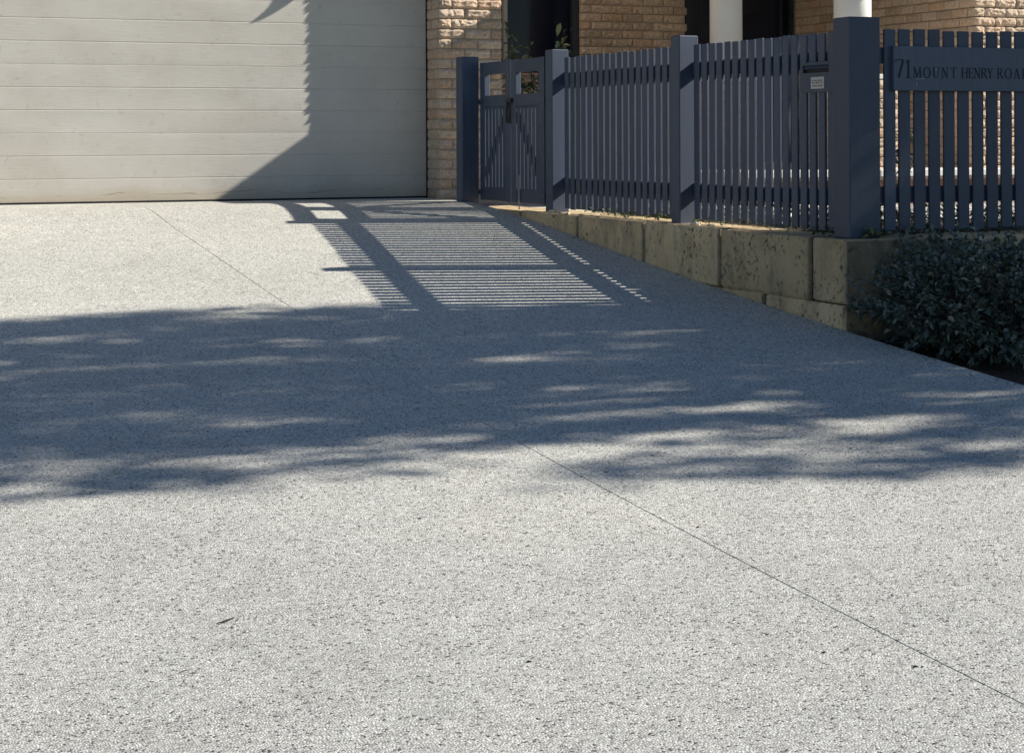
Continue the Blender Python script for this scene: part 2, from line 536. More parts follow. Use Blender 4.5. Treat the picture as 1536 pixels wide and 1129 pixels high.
# back wall of the porch, wing side wall and wing front
VB = 17.0
back = wall_body('wall', P(8.075, VB+.016, -.56), P(9.275, VB+.25, 2.30))
lay(back, 'c', (8.06, VB), (1, 0), 0, 1.23, -.53, 2.25, lambda s, h: .50 < h < 1.30, 21)
below = wall_body('wall', P(6.165, VB+.016, -.56), P(8.07, VB+.25, .62))
lay(below, 'c', (6.17, VB), (1, 0), 0, 1.885, -.53, .62, lambda s, h: False, 22)
above = wall_body('wall', P(6.165, VB+.016, 1.9), P(10.60, VB+.25, 2.30))
UW = 10.62
wing = wall_body('wall', P(UW+.018, 13.918, -.56), P(UW+.28, VB+.25, 2.60))
lay(wing, 'f', (UW, VB), (0, -1), 0, VB-13.9, -.53, 2.55, lambda s, h: .40 < h < 1.16, 23)
front = wall_body('wall', P(UW+.285, 13.918, -.56), P(13.2, 14.2, 2.60))
lay(front, 'c', (UW-.004, 13.90), (1, 0), 0, 2.55, -.53, 2.55, lambda s, h: s < .95 and h < 1.05 and h > .0, 24)

# garage door: twelve pressed steel strips
gd = empty('garage_door'); child(gd)
DV = 14.90
def strip_mesh(name, L, seed, bulge, gb=.004, gt=.004):
    rr = np.random.default_rng(seed)
    nx = 30; H = .183
    zs = [0.0, .0032, .007, .05, .092, .135, .177, .1802, H]
    ph = rr.uniform(0, 6, 4)
    m = MB(); vs = []; fs = []
    for k, z in enumerate(zs):
        for i in range(nx+1):
            x = L*i/nx
            y = {0: gb, 1: gb*.35, 7: gt*.35, 8: gt}.get(k, 0.0)
            if 2 < k < 6:
                y -= bulge*(math.sin(x*1.9+ph[0]) + .6*math.sin(x*4.3+ph[1]) + .4*math.sin(x*9+ph[2]+z*20))
            vs.append((x, y, z))
    n = nx+1
    for k in range(len(zs)-1):
        for i in range(nx):
            a = k*n+i; fs.append((a, a+1, a+n+1, a+n))
    b = len(vs)
    vs += [(0, .04, 0), (L, .04, 0), (L, .04, H), (0, .04, H)]
    fs += [(b+1, b, b+3, b+2), tuple([b, b+1]+list(range(nx, -1, -1))), tuple([b+2, b+3]+list(range((len(zs)-1)*n, len(zs)*n)))]
    o = m.add(vs, fs).mesh(name, DOOR)
    o.polygons.foreach_set('use_smooth', [True]*len(o.polygons))
    o.set_sharp_from_angle(angle=R(6))
    return o
zb = -.512
for i in range(13):
    soft = (i % 3 == 0)
    o = inst('panel', strip_mesh('panel', 5.115, i, .0016 if i in (0, 3, 4) else .0009, .0010 if i % 3 == 0 else .0024, .0010 if i % 3 == 2 else .0024), P(.46, DV, zb + i*.1838), None)
    child(o, gd)
def gp(name, mb, mat):
    o = mb.build(name, mat); child(o, gd); return o
gp('seal', MB().box(P(.46, DV-.004, -.5262), P(5.575, DV+.035, -.5125)), BLACK)
gp('jamb', MB().box(P(5.577, DV-.004, -.526), P(5.592, DV+.045, 1.94)), METALB)
gp('backing', MB().box(P(.3, DV+.05, -.55), P(5.60, DV+.07, 1.95)), SLATE)

# porch window, entry door, columns, roof
win = empty('window'); child(win)
def wp(name, mb, mat, par):
    o = mb.build(name, mat); child(o, par); return o
wp('pane', MB().box(P(6.24, VB+.10, .70), P(7.98, VB+.115, 1.86)), GLASS, win)
fr = MB()
for a, b in ((6.17, 6.24), (7.98, 8.06)): fr.box(P(a, VB+.04, .64), P(b, VB+.14, 1.90))
fr.box(P(6.24, VB+.04, .64), P(7.98, VB+.14, .70)); fr.box(P(6.24, VB+.04, 1.86), P(7.98, VB+.14, 1.90))
wp('frame', fr, FRAME, win)
wp('mullion', MB().box(P(7.225, VB+.05, .70), P(7.262, VB+.13, 1.86)), ALU, win)
wp('sill', MB().box(P(6.17, VB-.05, .622), P(8.055, VB+.10, .64)), BRICKB, win)
ed = empty('front_door'); child(ed)
fr = MB()
for a, b in ((9.29, 9.36), (10.44, 10.475), (10.56, 10.605)): fr.box(P(a, VB+.02, -.29), P(b, VB+.14, 1.88))
fr.box(P(9.29, VB+.02, 1.88), P(10.605, VB+.14, 1.9))
wp('frame', fr, FRAME, ed)
wp('door_leaf', MB().box(P(9.362, VB+.07, -.285), P(10.438, VB+.12, 1.878), .004), DOORWOOD, ed)
wp('sidelight', MB().box(P(10.476, VB+.08, -.28), P(10.559, VB+.10, 1.878)), GLASS, ed)
wp('pull_handle', MB().tube([P(10.40, VB+.02, .50), P(10.40, VB+.02, 1.05)], .012, 8), ALU, ed)
for dx in (9.50, 9.95):
    pm = MB()
    for z0, z1 in ((-.1, .5), (.62, 1.2), (1.3, 1.75)):
        pm.box(P(dx, VB+.055, z0), P(dx+.36, VB+.0695, z1), .004)
    wp('door_panel', pm, DOORWOOD, ed)

roof = empty('porch_roof'); child(roof)
wp('fascia', MB().box(P(7.80, 13.15, 2.06), P(UW-.01, 13.19, 2.245)).box(P(7.80, 13.192, 2.06), P(7.84, VB, 2.245)), EAVE, roof)
wp('soffit', MB().box(P(7.842, 13.192, 2.07), P(UW-.012, VB, 2.10)), EAVE, roof)
wp('roof_deck', MB().box(P(7.842, 13.192, 2.12), P(UW-.012, VB+.2, 2.235)), ROOFT, roof)
wp('garage_roof', MB().box(P(-2.2, 14.56, 3.325), P(6.15, 17.3, 3.44)), ROOFT, roof)
wp('wing_roof', MB().box(P(UW-.06, 13.84, 2.605), P(13.3, VB+.3, 2.72)), ROOFT, roof)

def column(u, v, r, top, ped_w, ped_h0, ped_h1, single):
    c = empty('column'); child(c)
    wp('shaft', MB().lathe(P(u, v, 0), [(r*1.0, ped_h1+.045), (r, 1.2), (r*.97, top)], 40), WHITE, c)
    c.children[0].data.polygons.foreach_set('use_smooth', [len(p.vertices) == 4 for p in c.children[0].data.polygons])
    wp('base', MB().lathe(P(u, v, 0), [(r*1.18, ped_h1+.012), (r*1.2, ped_h1+.025), (r*1.02, ped_h1+.045)], 32), WHITE, c)
    hw = ped_w/2
    wp('cap', MB().box(P(u-hw-.01, v-hw-.01, ped_h1-.03), P(u+hw+.01, v+hw+.01, ped_h1+.012), .005), WHITE, c)
    pd = wall_body('pedestal', P(u-hw+.015, v-hw+.015, ped_h0), P(u+hw-.015, v+hw-.015, ped_h1-.031))
    lay(pd, 'c', (u-hw, v-hw), (1, 0), 0, ped_w, ped_h0, ped_h1-.03, lambda s, h: single, int(u*10))
    lay(pd, 'c', (u-hw, v+hw), (0, -1), 0, ped_w-.03, ped_h0, ped_h1-.03, lambda s, h: False, int(u*10)+1)
column(9.335, 13.98, .168, 2.06, .62, -.52, .53, True)
column(8.615, 15.0, .152, 2.06, .50, -.28, .53, False)

# porch step with a white nosing over brick
step = empty('porch_step', 'low brick porch step with a sunlit white edge behind the front pickets', 'step', loc=P(8.6, 13.0, -.6))
def sp(name, o):
    o.parent = step; o.matrix_parent_inverse = Matrix.Translation(-step.location); return o
sp('', MB().box(P(7.6, 13.06, -.598), P(13.0, 13.86, -.356)).build('riser', MORTAR))
for i in range(16):
    sp('', boxm('nosing', P(7.62+.335*i, 13.0, -.350), P(7.62+.335*i+.330, 13.35, -.292), TILE, None, .006))
for k in range(2):
    for i in range(22):
        sp('', inst('brick', brick_mesh('step_brick', .230, REDB, amp=.003, seed=i) if i < 3 and k == 0 else bpy.data.meshes['step_brick'],
                    P(7.74+.24*i - .12*k, 13.045, -.545+.0857*k)))
sp('', MB().box(P(7.6, 13.36, -.354), P(10.55, 16.95, -.30)).build('porch_floor', TILE))
tag(step)

# ------------------------------------------------------------------ retaining wall of limestone blocks
rw = empty('retaining_wall', 'low limestone block wall beside the driveway under the picket fence', 'wall', loc=P(5.557, 8.41, -1.1))
def rb(o):
    o.parent = rw; o.matrix_parent_inverse = Matrix.Translation(-rw.location); return o
def block(a, b, seed, mat=None):
    rr = random.Random(seed)
    c = (Vector(a)+Vector(b))/2
    hs = (Vector(b)-Vector(a))/2
    n = 4
    m = MB(); bev = .012
    m.box(-hs, hs, bev)
    vs = []
    for v in m.v:
        vs.append((v[0]+rr.uniform(-.004, .004), v[1]+rr.uniform(-.004, .004), v[2]+rr.uniform(-.004, .004)))
    m.v = vs
    o = m.build('limestone_block', mat or LIME); o.location = c
    return rb(o)
TOP = -.566
vj = [8.41, 8.76, 9.77, 10.78, 11.80, 12.81, 13.82]
vj = [8.41, 8.745, 9.77, 10.78, 11.80, 12.81, 13.85]
sd = 0
for row, (hb, ht) in enumerate(((TOP-.352, TOP), (TOP-.70, TOP-.358))):
    js = vj if row == 0 else [8.41, 9.25, 10.25, 11.25]
    for a, b in zip(js[:-1], js[1:]):
        sd += 1
        if row == 0 and a == 8.41: continue
        block(P(5.560, a+.006, hb), P(5.895, b-.006, ht), sd)
# along the front
uj = [5.560, 6.43, 6.66, 7.66, 8.67, 9.68]
for row, (hb, ht) in enumerate(((TOP-.352, TOP), (TOP-.70, TOP-.358))):
    js = uj if row == 0 else [5.560, 6.16, 7.16, 8.16, 9.16, 9.9]
    for a, b in zip(js[:-1], js[1:]):
        sd += 1
        hi = .0 if not (row == 0 and abs(a-6.43) < .01) else 0.0
        block(P(a+.004, 8.41, hb), P(b-.004, 8.741, ht), sd, LIMEX if a > 5.6 else LIME)

# ------------------------------------------------------------------ picket fences, gate, letterbox, sign
FB, FT = -.538, .585
def pk_mesh(name, wd, th, h, seed):
    rr = random.Random(seed)
    m = MB().box((-wd/2, -th/2, 0), (wd/2, th/2, h), .003)
    return m.mesh(name, PAINT)
def post(fence, u0, u1, v0, v1, h0, h1):
    o = boxm('post', P(u0, v0, h0), P(u1, v1, h1), PAINT, None, .006)
    o.parent = fence; o.matrix_parent_inverse = Matrix.Translation(-fence.location)
    return o
def fp(fence, o):
    o.parent = fence; o.matrix_parent_inverse = Matrix.Translation(-fence.location); return o

side = empty('picket_fence', 'charcoal picket fence on the limestone wall running up to the garden gate', 'fence', loc=P(5.66, 10.5, -.565))
post(side, 5.650, 5.788, 12.425, 12.550, -.600, .648)
post(side, 5.650, 5.790, 10.440, 10.558, -.580, .648)
gpost = post(side, 5.490, 5.640, 13.84, 13.97, -.56, .650)
# side pickets: face at u=5.652, 20 mm thick; rails behind
pick_side = [pk_mesh('picket', .0685, .017, FT-FB, i) for i in range(3)]
def side_run(v_hi, v_lo):
    n = int(round((v_hi - v_lo)/.0985))
    v_hi2 = v_hi - .032
    for i in range(n):
        v = v_hi2 - (i+.5)*(v_hi2-v_lo)/n
        o = inst('picket', random.choice(pick_side), P(5.7395, v + random.uniform(-.002, .002), FB + random.uniform(-.004, .004)), None, R(90) + random.uniform(-.012, .012))
        o.rotation_euler[1] = random.uniform(-.003, .003); o.rotation_euler[0] = 0
        fp(side, o)
    for h0, h1 in ((.384, .478), (-.398, -.305)):
        fp(side, boxm('rail', P(5.748, v_lo-.002, h0), P(5.786, v_hi+.002, h1), PAINT, None, .003))
side_run(12.425, 10.558)
side_run(10.440, 8.655)

front_f = empty('picket_fence', 'charcoal front picket fence with the corner post above the hedge', 'fence', loc=P(6.8, 8.5, -.565))
post(front_f, 5.648, 5.848, 8.487, 8.652, -.566, .650)
post(front_f, 8.02, 8.14, 8.487, 8.607, -.566, .648)
pick_front = [pk_mesh('picket', .0745, .018, FT-FB-.009, 10+i) for i in range(3)]
u = 5.8685 - .0995
gapc = 5.8685
for i in range(36):
    uc = gapc + .0995*i + .04975
    if i == 21 or i == 22: continue
    o = inst('picket', random.choice(pick_front), P(uc + random.uniform(-.0015, .0015), 8.507, FB + .010 + random.uniform(-.004, .004)), None, random.uniform(-.01, .01))
    fp(front_f, o)
for (a, b) in ((5.850, 8.018), (8.142, 9.45)):
    for h0, h1 in ((.396, .486), (-.376, -.284)):
        fp(front_f, boxm('rail', P(a, 8.5185, h0), P(b, 8.556, h1), PAINT, None, .003))

# two leaf garden gate
gate = empty('garden_gate', 'charcoal double garden gate with open top panels between brick pier and fence', 'gate', loc=P(5.66, 13.2, -.56))
def gpart(name, a, b, bev=.003): return fp(gate, boxm(name, a, b, PAINT, None, bev))
GU0, GU1 = 5.646, 5.690
for (lo, hi, inner) in ((13.206, 13.832, 'lo'), (12.562, 13.194, 'hi')):
    sl = .10
    gpart('stile', P(GU0, lo, -.515), P(GU1, lo+sl, .600))
    gpart('stile', P(GU0, hi-sl, -.515), P(GU1, hi, .600))
    a, b = lo+sl+.001, hi-sl-.001
    for h0, h1 in ((.500, .598), (.238, .330), (-.512, -.405)):
        gpart('rail', P(GU0+.002, a, h0), P(GU1-.002, b, h1))
    n = 6
    for i in range(n):
        v = a + (i+.5)*(b-a)/n
        o = inst('picket', pk_mesh('picket', (b-a)/n-.020, .016, .641, i) if i == 0 else bpy.data.meshes['picket'], P(GU0+.012, v, -.404), None, R(90))
        if i == 0: gm = o.data
        o.data = gm
        fp(gate, o)
    s = 1 if inner == 'lo' else -1
    p0 = Vector(P(GU1-.012, b if s > 0 else a, -.30)); p1 = Vector(P(GU1-.012, a if s > 0 else b, .20))
    d = (p1-p0); ln = d.length; d.normalize()
    br = MB().obox((0, 0, 0), d, Vector((1, 0, 0)), d.cross(Vector((1, 0, 0))), ln/2, .010, .042).build('brace', PAINT)
    br.location = (p0+p1)/2; fp(gate, br)
lt = MB().box(P(GU0-.022, 13.15, .262), P(GU0-.001, 13.26, .300), .003).tube([P(GU0-.025, 13.205, .27), P(GU0-.035, 13.205, .20), P(GU0-.028, 13.215, .11)], .010, 8).box(P(GU0-.012, 13.19, .10), P(GU0-.001, 13.23, .26), .002).build('latch', METALB); fp(gate, lt)
db = MB().tube([P(GU0-.006, 13.02, -.30), P(GU0-.006, 13.02, -.565)], .007, 8).build('drop_bolt', ALU); fp(gate, db)
for v, hh in ((12.60, .28), (12.60, -.45), (13.80, .28), (13.80, -.45)):
    fp(gate, MB().box(P(GU0-.006, v-.05, hh-.02), P(GU0-.001, v+.05, hh+.02), .002).build('hinge', PAINT))

# letterbox set in the side fence
lb = empty('letterbox', 'charcoal letterbox plate with open slot and small sticker set in the picket fence', 'letterbox', loc=P(5.71, 8.90, .24))
def lp(o):
    o.parent = lb; o.matrix_parent_inverse = Matrix.Translation(-lb.location); return o
LU = 5.710
m = MB()                                      # a plate with a real slot through it
m.box(P(LU, 8.70, .4010), P(LU+.017, 9.0886, .4183)).box(P(LU, 8.70, .2457), P(LU+.017, 9.0886, .3574))
m.box(P(LU, 8.70, .3574), P(LU+.017, 8.7903, .4010)).box(P(LU, 9.0612, .3574), P(LU+.017, 9.0886, .4010))
lp(m.build('front_plate', PAINT))
lp(MB().box(P(LU+.0172, 8.7922, .3503), P(LU+.0185, 9.0663, .4061)).build('slot_back', BLACK))
lp(MB().obox(P(LU+.009, 8.9313, .3899), (0, 1, 0), (.5, 0, .86), (-.86, 0, .5), .126, .012, .0015).build('slot_hood', PAINT))
st = lp(MB().box(P(LU-.0015, 8.8379, .2660), P(LU-.0002, 8.9729, .3330)).build('sticker', STICK))
pr = MB()
for z, parts in ((.3127, ((8.9496, 8.9628), (8.9100, 8.9404), (8.8551, 8.9018))), (.3005, ((8.9343, 8.9607), (8.8836, 8.9242), (8.8531, 8.8734))), (.2822, ((8.9089, 8.9597), (8.8531, 8.8988)))):
    for a, b in parts: pr.box(P(LU-.0022, a, z-.004), P(LU-.0016, b, z+.004))
lp(pr.build('sticker_print', STICKP))

# street address board
sg = empty('address_sign', 'charcoal address board with dark serif lettering fixed across the front pickets', 'sign', loc=P(6.4, 8.47, .24))
def sgp(o):
    o.parent = sg; o.matrix_parent_inverse = Matrix.Translation(-sg.location); return o
sgp(boxm('board', P(5.925, 8.470, .245), P(7.02, 8.4965, .492), PAINT_SIGN, None, .003))
K, N_ = 1.0, .38                                # thick and thin strokes
GL = {
 '7': (.52, [((0,1),(.52,1),N_*1.3),((.50,1),(.18,0),K),((0,1),(0,.85),N_)]),
 '1': (.36, [((.2,0),(.2,1),K),((.02,.82),(.2,1),N_),((.04,0),(.36,0),N_)]),
 'M': (.98, [((.12,0),(.16,1),N_),((.16,1),(.49,.05),K),((.49,.05),(.83,1),N_),((.83,1),(.87,0),K),((0,0),(.24,0),N_),((.75,0),(.98,0),N_),((.04,1),(.18,1),N_),((.82,1),(.95,1),N_)]),
 'O': (.86, 'O'),
 'U': (.80, [((.14,1),(.14,.32),K),((.14,.32),(.24,.07),K),((.24,.07),(.42,0),N_*1.4),((.42,0),(.58,.08),N_),((.58,.08),(.66,.32),N_),((.66,.32),(.66,1),N_),((.02,1),(.26,1),N_),((.55,1),(.78,1),N_)]),
 'N': (.86, [((.14,0),(.14,1),N_),((.14,1),(.70,0),K),((.70,0),(.70,1),N_),((.02,0),(.26,0),N_),((.02,1),(.16,1),N_),((.58,1),(.82,1),N_)]),
 'T': (.72, [((.36,0),(.36,1),K),((.02,1),(.70,1),N_),((.02,1),(.02,.84),N_),((.70,1),(.70,.84),N_),((.24,0),(.48,0),N_)]),
 'H': (.88, [((.16,0),(.16,1),K),((.70,0),(.70,1),K),((.16,.52),(.70,.52),N_),((.04,0),(.28,0),N_),((.04,1),(.28,1),N_),((.58,0),(.82,0),N_),((.58,1),(.82,1),N_)]),
 'E': (.70, [((.16,0),(.16,1),K),((.04,1),(.62,1),N_),((.04,0),(.64,0),N_),((.16,.52),(.50,.52),N_),((.62,1),(.62,.84),N_),((.64,0),(.64,.17),N_),((.50,.62),(.50,.42),N_)]),
 'R': (.78, [((.16,0),(.16,1),K),((.04,1),(.42,1),N_),((.42,1),(.58,.90),K*.8),((.58,.90),(.60,.70),K),((.60,.70),(.42,.52),K*.8),((.42,.52),(.16,.52),N_),((.36,.52),(.74,0),K),((.04,0),(.28,0),N_),((.66,0),(.80,0),N_)]),
 'Y': (.80, [((.12,1),(.40,.46),K),((.40,.46),(.66,1),N_),((.40,.46),(.40,0),K),((.0,1),(.24,1),N_),((.55,1),(.78,1),N_),((.28,0),(.52,0),N_)]),
 'A': (.84, [((.12,0),(.40,1),N_),((.40,1),(.70,0),K),((.22,.34),(.58,.34),N_),((.0,0),(.24,0),N_),((.58,0),(.82,0),N_)]),
 'D': (.86, [((.16,0),(.16,1),K),((.04,1),(.44,1),N_),((.44,1),(.66,.84),K*.8),((.66,.84),(.74,.5),K),((.74,.5),(.66,.16),K),((.66,.16),(.44,0),K*.8),((.44,0),(.04,0),N_)]),
}
def glyph(m, ch, x, z, H, v, wt):
    wd, st = GL[ch]
    segs = st
    if st == 'O':
        n = 20; pts = [(.42+.38*math.cos(t), .5+.52*math.sin(t), t) for t in [2*math.pi*i/n for i in range(n+1)]]
        segs = [((a[0],a[1]),(b[0],b[1]), N_+(K-N_)*abs(math.cos((a[2]+b[2])/2))**1.5) for a, b in zip(pts[:-1], pts[1:])]
    for i, (a, b, t) in enumerate(segs):
        a = Vector((x+a[0]*H, 0, z+a[1]*H)); b = Vector((x+b[0]*H, 0, z+b[1]*H))
        d = b-a; ln = d.length
        if ln < 1e-6: continue
        d.normalize(); nrm = Vector((d.z, 0, -d.x))
        c = (a+b)/2 + Vector((0, v - .00002*i, 0))
        m.obox(c, d, (0, 1, 0), nrm, ln/2 + .0006, .0008, t*wt/2)
    return wd*H
x = 5.938
for c in '71':
    lm = MB()
    x += glyph(lm, c, x, .318+Z0, .098, 8.4694, .013) + .012
    sgp(lm.build('digit', DARKINK))
words = [('MOUNT', 6.052, 6.345), ('HENRY', 6.376, 6.598), ('ROAD', 6.622, 6.845)]
sname = sgp(bpy.data.objects.new('street_name', None)); COL.objects.link(sname)
for wd, a, b in words:
    tot = sum(GL[c][0] for c in wd)
    H = .056; tr = ((b-a) - tot*H)/(len(wd)-1)
    x = a
    for c in wd:
        lm = MB()
        x += glyph(lm, c, x, .320+Z0, H, 8.4694, .0085) + tr
        lm.build('letter', DARKINK, sname)
sc = MB().obox(P(6.10, 8.4694, .312), (1, 0, .05), (0, 1, 0), (-.05, 0, 1), .026, .0005, .0022).obox(P(6.076, 8.4694, .279), (1, 0, 0), (0, 1, 0), (0, 0, 1), .0035, .0005, .010)
sc.obox(P(6.205, 8.4694, .366), (1, 0, 0), (0, 1, 0), (0, 0, 1), .004, .0005, .006)
sgp(sc.build('paint_scuff', SCUFF))

# ------------------------------------------------------------------ plants
def leaves(name, pos, nrm_dir, size, mat, parent=None, wr=.5, seed=1, droop=.3, spread=1.0):
    """many folded leaves: pos (n,3); each points along a random direction mixed with nrm_dir"""
    r = np.random.default_rng(seed)
    n = len(pos)
    d = nrm_dir + spread*r.normal(size=(n, 3))*np.array([1, 1, .7])
    d /= np.linalg.norm(d, axis=1)[:, None] + 1e-9
    up = np.array([0, 0, 1.0]) + .6*r.normal(size=(n, 3))
    s = np.cross(d, up); s /= np.linalg.norm(s, axis=1)[:, None] + 1e-9
    q = np.cross(s, d)
    L = (size*r.uniform(.6, 1.25, n))[:, None]
    W = L*wr*r.uniform(.8, 1.15, n)[:, None]/2
    fold = .25*W
    b = pos
    l1 = b + d*L*.38 + s*W*.85 + q*fold
    l2 = b + d*L*.72 + s*W*.80 + q*fold - np.array([0, 0, 1])*L*droop*.25
    tp = b + d*L - np.array([0, 0, 1])*L*droop*.55
    r2 = b + d*L*.72 - s*W*.80 + q*fold - np.array([0, 0, 1])*L*droop*.25
    r1 = b + d*L*.38 - s*W*.85 + q*fold
    V = np.stack([b, l1, l2, tp, r2, r1], 1).reshape(-1, 3)
    i = np.arange(n)*6
    F = np.concatenate([np.stack([i, i+1, i+2, i+3], 1), np.stack([i, i+3, i+4, i+5], 1)])
    me = bpy.data.meshes.new(name)
    me.vertices.add(len(V)); me.vertices.foreach_set('co', V.astype(np.float32).ravel())
    me.loops.add(F.size); me.loops.foreach_set('vertex_index', F.astype(np.int32).ravel())
    me.polygons.add(len(F)); me.polygons.foreach_set('loop_start', np.arange(0, F.size, 4, dtype=np.int32))
    me.update(calc_edges=True); me.validate()
    me.materials.append(mat)
    o = bpy.data.objects.new(name, me)
    return link(o, parent)

def hedge_shrub(label, c, rad, nclump, nleaf, seed, size=.042):
    base = P(c[0], c[1], prof(c[1])-.06)
    root = empty('hedge_shrub', label, 'shrub', 'shrubs in front of the limestone wall', loc=base)
    r = np.random.default_rng(seed)
    P0 = []; D0 = []
    stems = MB()
    k = 0
    while k < nclump:
        p = r.uniform(-1, 1, 3)
        rr = np.linalg.norm(p*np.array([1, 1, 1]))
        sq = (abs(p[0])**4 + abs(p[1])**4 + abs(p[2])**4)**.25
        if sq > 1 or sq < .35 or r.random() > sq**1.5: continue
        wob = 1 + .20*math.sin(5*p[0]+seed) * math.cos(4*p[2]+seed)
        q = p*np.array(rad)*wob
        ctr = q + np.array([0, 0, rad[2]*.96])
        if ctr[2] < .02: ctr[2] = .02 + r.random()*.06
        if base.y + ctr[1] > 8.385 and ctr[2] < .62: ctr[1] = 8.385 - base.y - r.random()*.06
        k += 1
        m = max(3, int(r.poisson(nleaf/nclump)))
        out = q/np.array(rad); out = out/ (np.linalg.norm(out)+1e-6)
        t = r.uniform(-.09, .06, m)[:, None]
        tipdir = out + np.array([0, 0, .5]); tipdir /= np.linalg.norm(tipdir)
        P0.append(ctr + tipdir*t + .016*r.normal(size=(m, 3))); D0.append(np.repeat((tipdir*.9)[None], m, 0))
        if k % 4 == 0:
            b0 = np.array([r.uniform(-.3, .3)*rad[0], r.uniform(-.2, .2)*rad[1], 0.0])
            md = (b0+ctr)/2 + np.array([0, 0, -.05])
            stems.tube([b0, md, ctr], [.008, .006, .003], 5, False)
    for _ in range(34):                       # stray shoots standing out of the clump
        a = r.uniform(0, 2*math.pi); e = r.uniform(.1, 1.2)
        o0 = np.array([math.cos(a)*math.cos(e)*rad[0], math.sin(a)*math.cos(e)*rad[1], rad[2]*(.95 + math.sin(e))])*np.array([.85, .85, .92])
        if base.y + o0[1] > 8.30 or base.x + o0[0] < 5.72: continue
        d = o0/np.array(rad) - np.array([0, 0, 1]) + np.array([0, 0, .7]) + .3*r.normal(size=3); d /= np.linalg.norm(d)
        ln = r.uniform(.08, .17)
        stems.tube([o0 - d*.05, o0 + d*ln*.6, o0 + d*ln + np.array([0, 0, -.01])], [.003, .002, .001], 4, False)
        m = int(r.integers(8, 15))
        P0.append(o0 + d*np.linspace(.0, ln, m)[:, None]); D0.append(np.repeat((d*.8)[None], m, 0))
    pos = np.concatenate(P0); dr = np.concatenate(D0)
    pos[:, 2] = np.maximum(pos[:, 2], .01)
    f = leaves('foliage', pos, dr, size, LEAF_H, root, .52, seed, .35, .75); f['kind'] = 'stuff'
    stems.build('stem', BARK, root)
    return root
hedge_shrub('dark leafy shrub against the corner of the limestone wall below the corner post', (6.17, 7.93, 0), (.56, .46, .285), 700, 13000, 3)
hedge_shrub('dark leafy shrub at the right edge of the picture under the address board', (7.10, 7.92, 0), (.50, .46, .285), 560, 10500, 5)
hedge_shrub('dark leafy shrub beyond the frame further along the limestone wall', (8.15, 7.95, 0), (.55, .38, .28), 200, 3000, 6)
# taller sprigs pushing up over the first shrub
def cover(name, label, pts, size, mat, seed, cat):
    pos = np.array(pts)
    o = leaves(name, pos, np.tile(np.array([[0, 0, .6]]), (len(pos), 1)), size, mat, None, .5, seed, .3, .9)
    return tag(o, label, cat, kind='stuff')
r = np.random.default_rng(9)
pts = []
for a, b, n in ((11.9, 12.1, 25), (10.6, 11.9, 420), (9.9, 10.4, 60), (9.0, 9.9, 90), (8.42, 9.0, 420)):
    for _ in range(n):
        c = r.uniform(a, b)
        pts.append(P(5.725 + abs(r.normal()+.1)*.06, c, TOP + .01 + r.random()*.035))
cover('ground_cover', 'low green ground cover creeping under the side picket fence', pts, .034, LEAF_G, 11, 'ground cover')
pts = []
for _ in range(230):
    pts.append(P(r.choice([r.uniform(5.85, 6.12), r.uniform(6.65, 7.1), r.uniform(5.85, 9)]), 8.47 + r.uniform(-.02, .35), TOP + .008 + r.random()*.03))
for _ in range(1500):
    pts.append(P(r.uniform(5.9, 9.5), r.uniform(8.85, 10.6), -.57 + abs(r.normal())*.05))
for _ in range(1500):
    pts.append(P(r.uniform(5.95, 7.2), r.uniform(8.9, 12.5), -.585 + abs(r.normal())*.07))
cover('ground_cover', 'dark ground cover growing behind the front picket fence', pts, .045, LEAF_S, 12, 'ground cover')

def stem_shrub(name, label, base, tips, seed, mat, lsize, nl):
    root = empty(name, label, 'shrub', loc=base)
    r = np.random.default_rng(seed); st = MB(); P0 = []; D0 = []
    for t in tips:
        t = np.array(t); m = t*.5 + np.array([r.uniform(-.05, .05), r.uniform(-.05, .05), .06])
        st.tube([(0, 0, 0), m, t], [.010, .007, .003], 5, False)
        for k in range(nl):
            f = r.uniform(.3, 1.05)
            p = (1-f)**2*np.zeros(3) + 2*f*(1-f)*m + f*f*t
            P0.append(p + .03*r.normal(size=3)); D0.append(np.array([0, 0, .2]))
    leaves('foliage', np.array(P0), np.array(D0), lsize, mat, root, .5, seed, .6, .9)['kind'] = 'stuff'
    st.build('stem', BARK, root)
    return root
stem_shrub('window_shrub', 'dark sparse shrub with pale leaves below the porch window', P(6.66, 14.9, -.60),
           [(-.33, 0, 1.52), (-.24, .1, 1.44), (-.12, 0, 1.36), (.05, -.1, 1.30), (.30, .05, 1.36), (.24, 0, 1.55), (.25, .1, 1.45), (-.33, -.05, 1.2), (.1, 0, 1.2), (-.2, 0, 1.2), (.3, 0, 1.15), (-.25, 0, 1.3), (0, .05, 1.25), (.15, 0, 1.28), (-.35, 0, 1.15)], 21, LEAF_W, .085, 34)
stem_shrub('yard_shrub', 'small dark shrub behind the first front pickets', P(8.20, 11.6, -.60),
           [(-.02, 0, .70), (.05, .05, .72), (.06, -.05, .65), (.02, 0, .55), (0, .06, .6), (.04, 0, .7)], 22, LEAF_H, .055, 45)

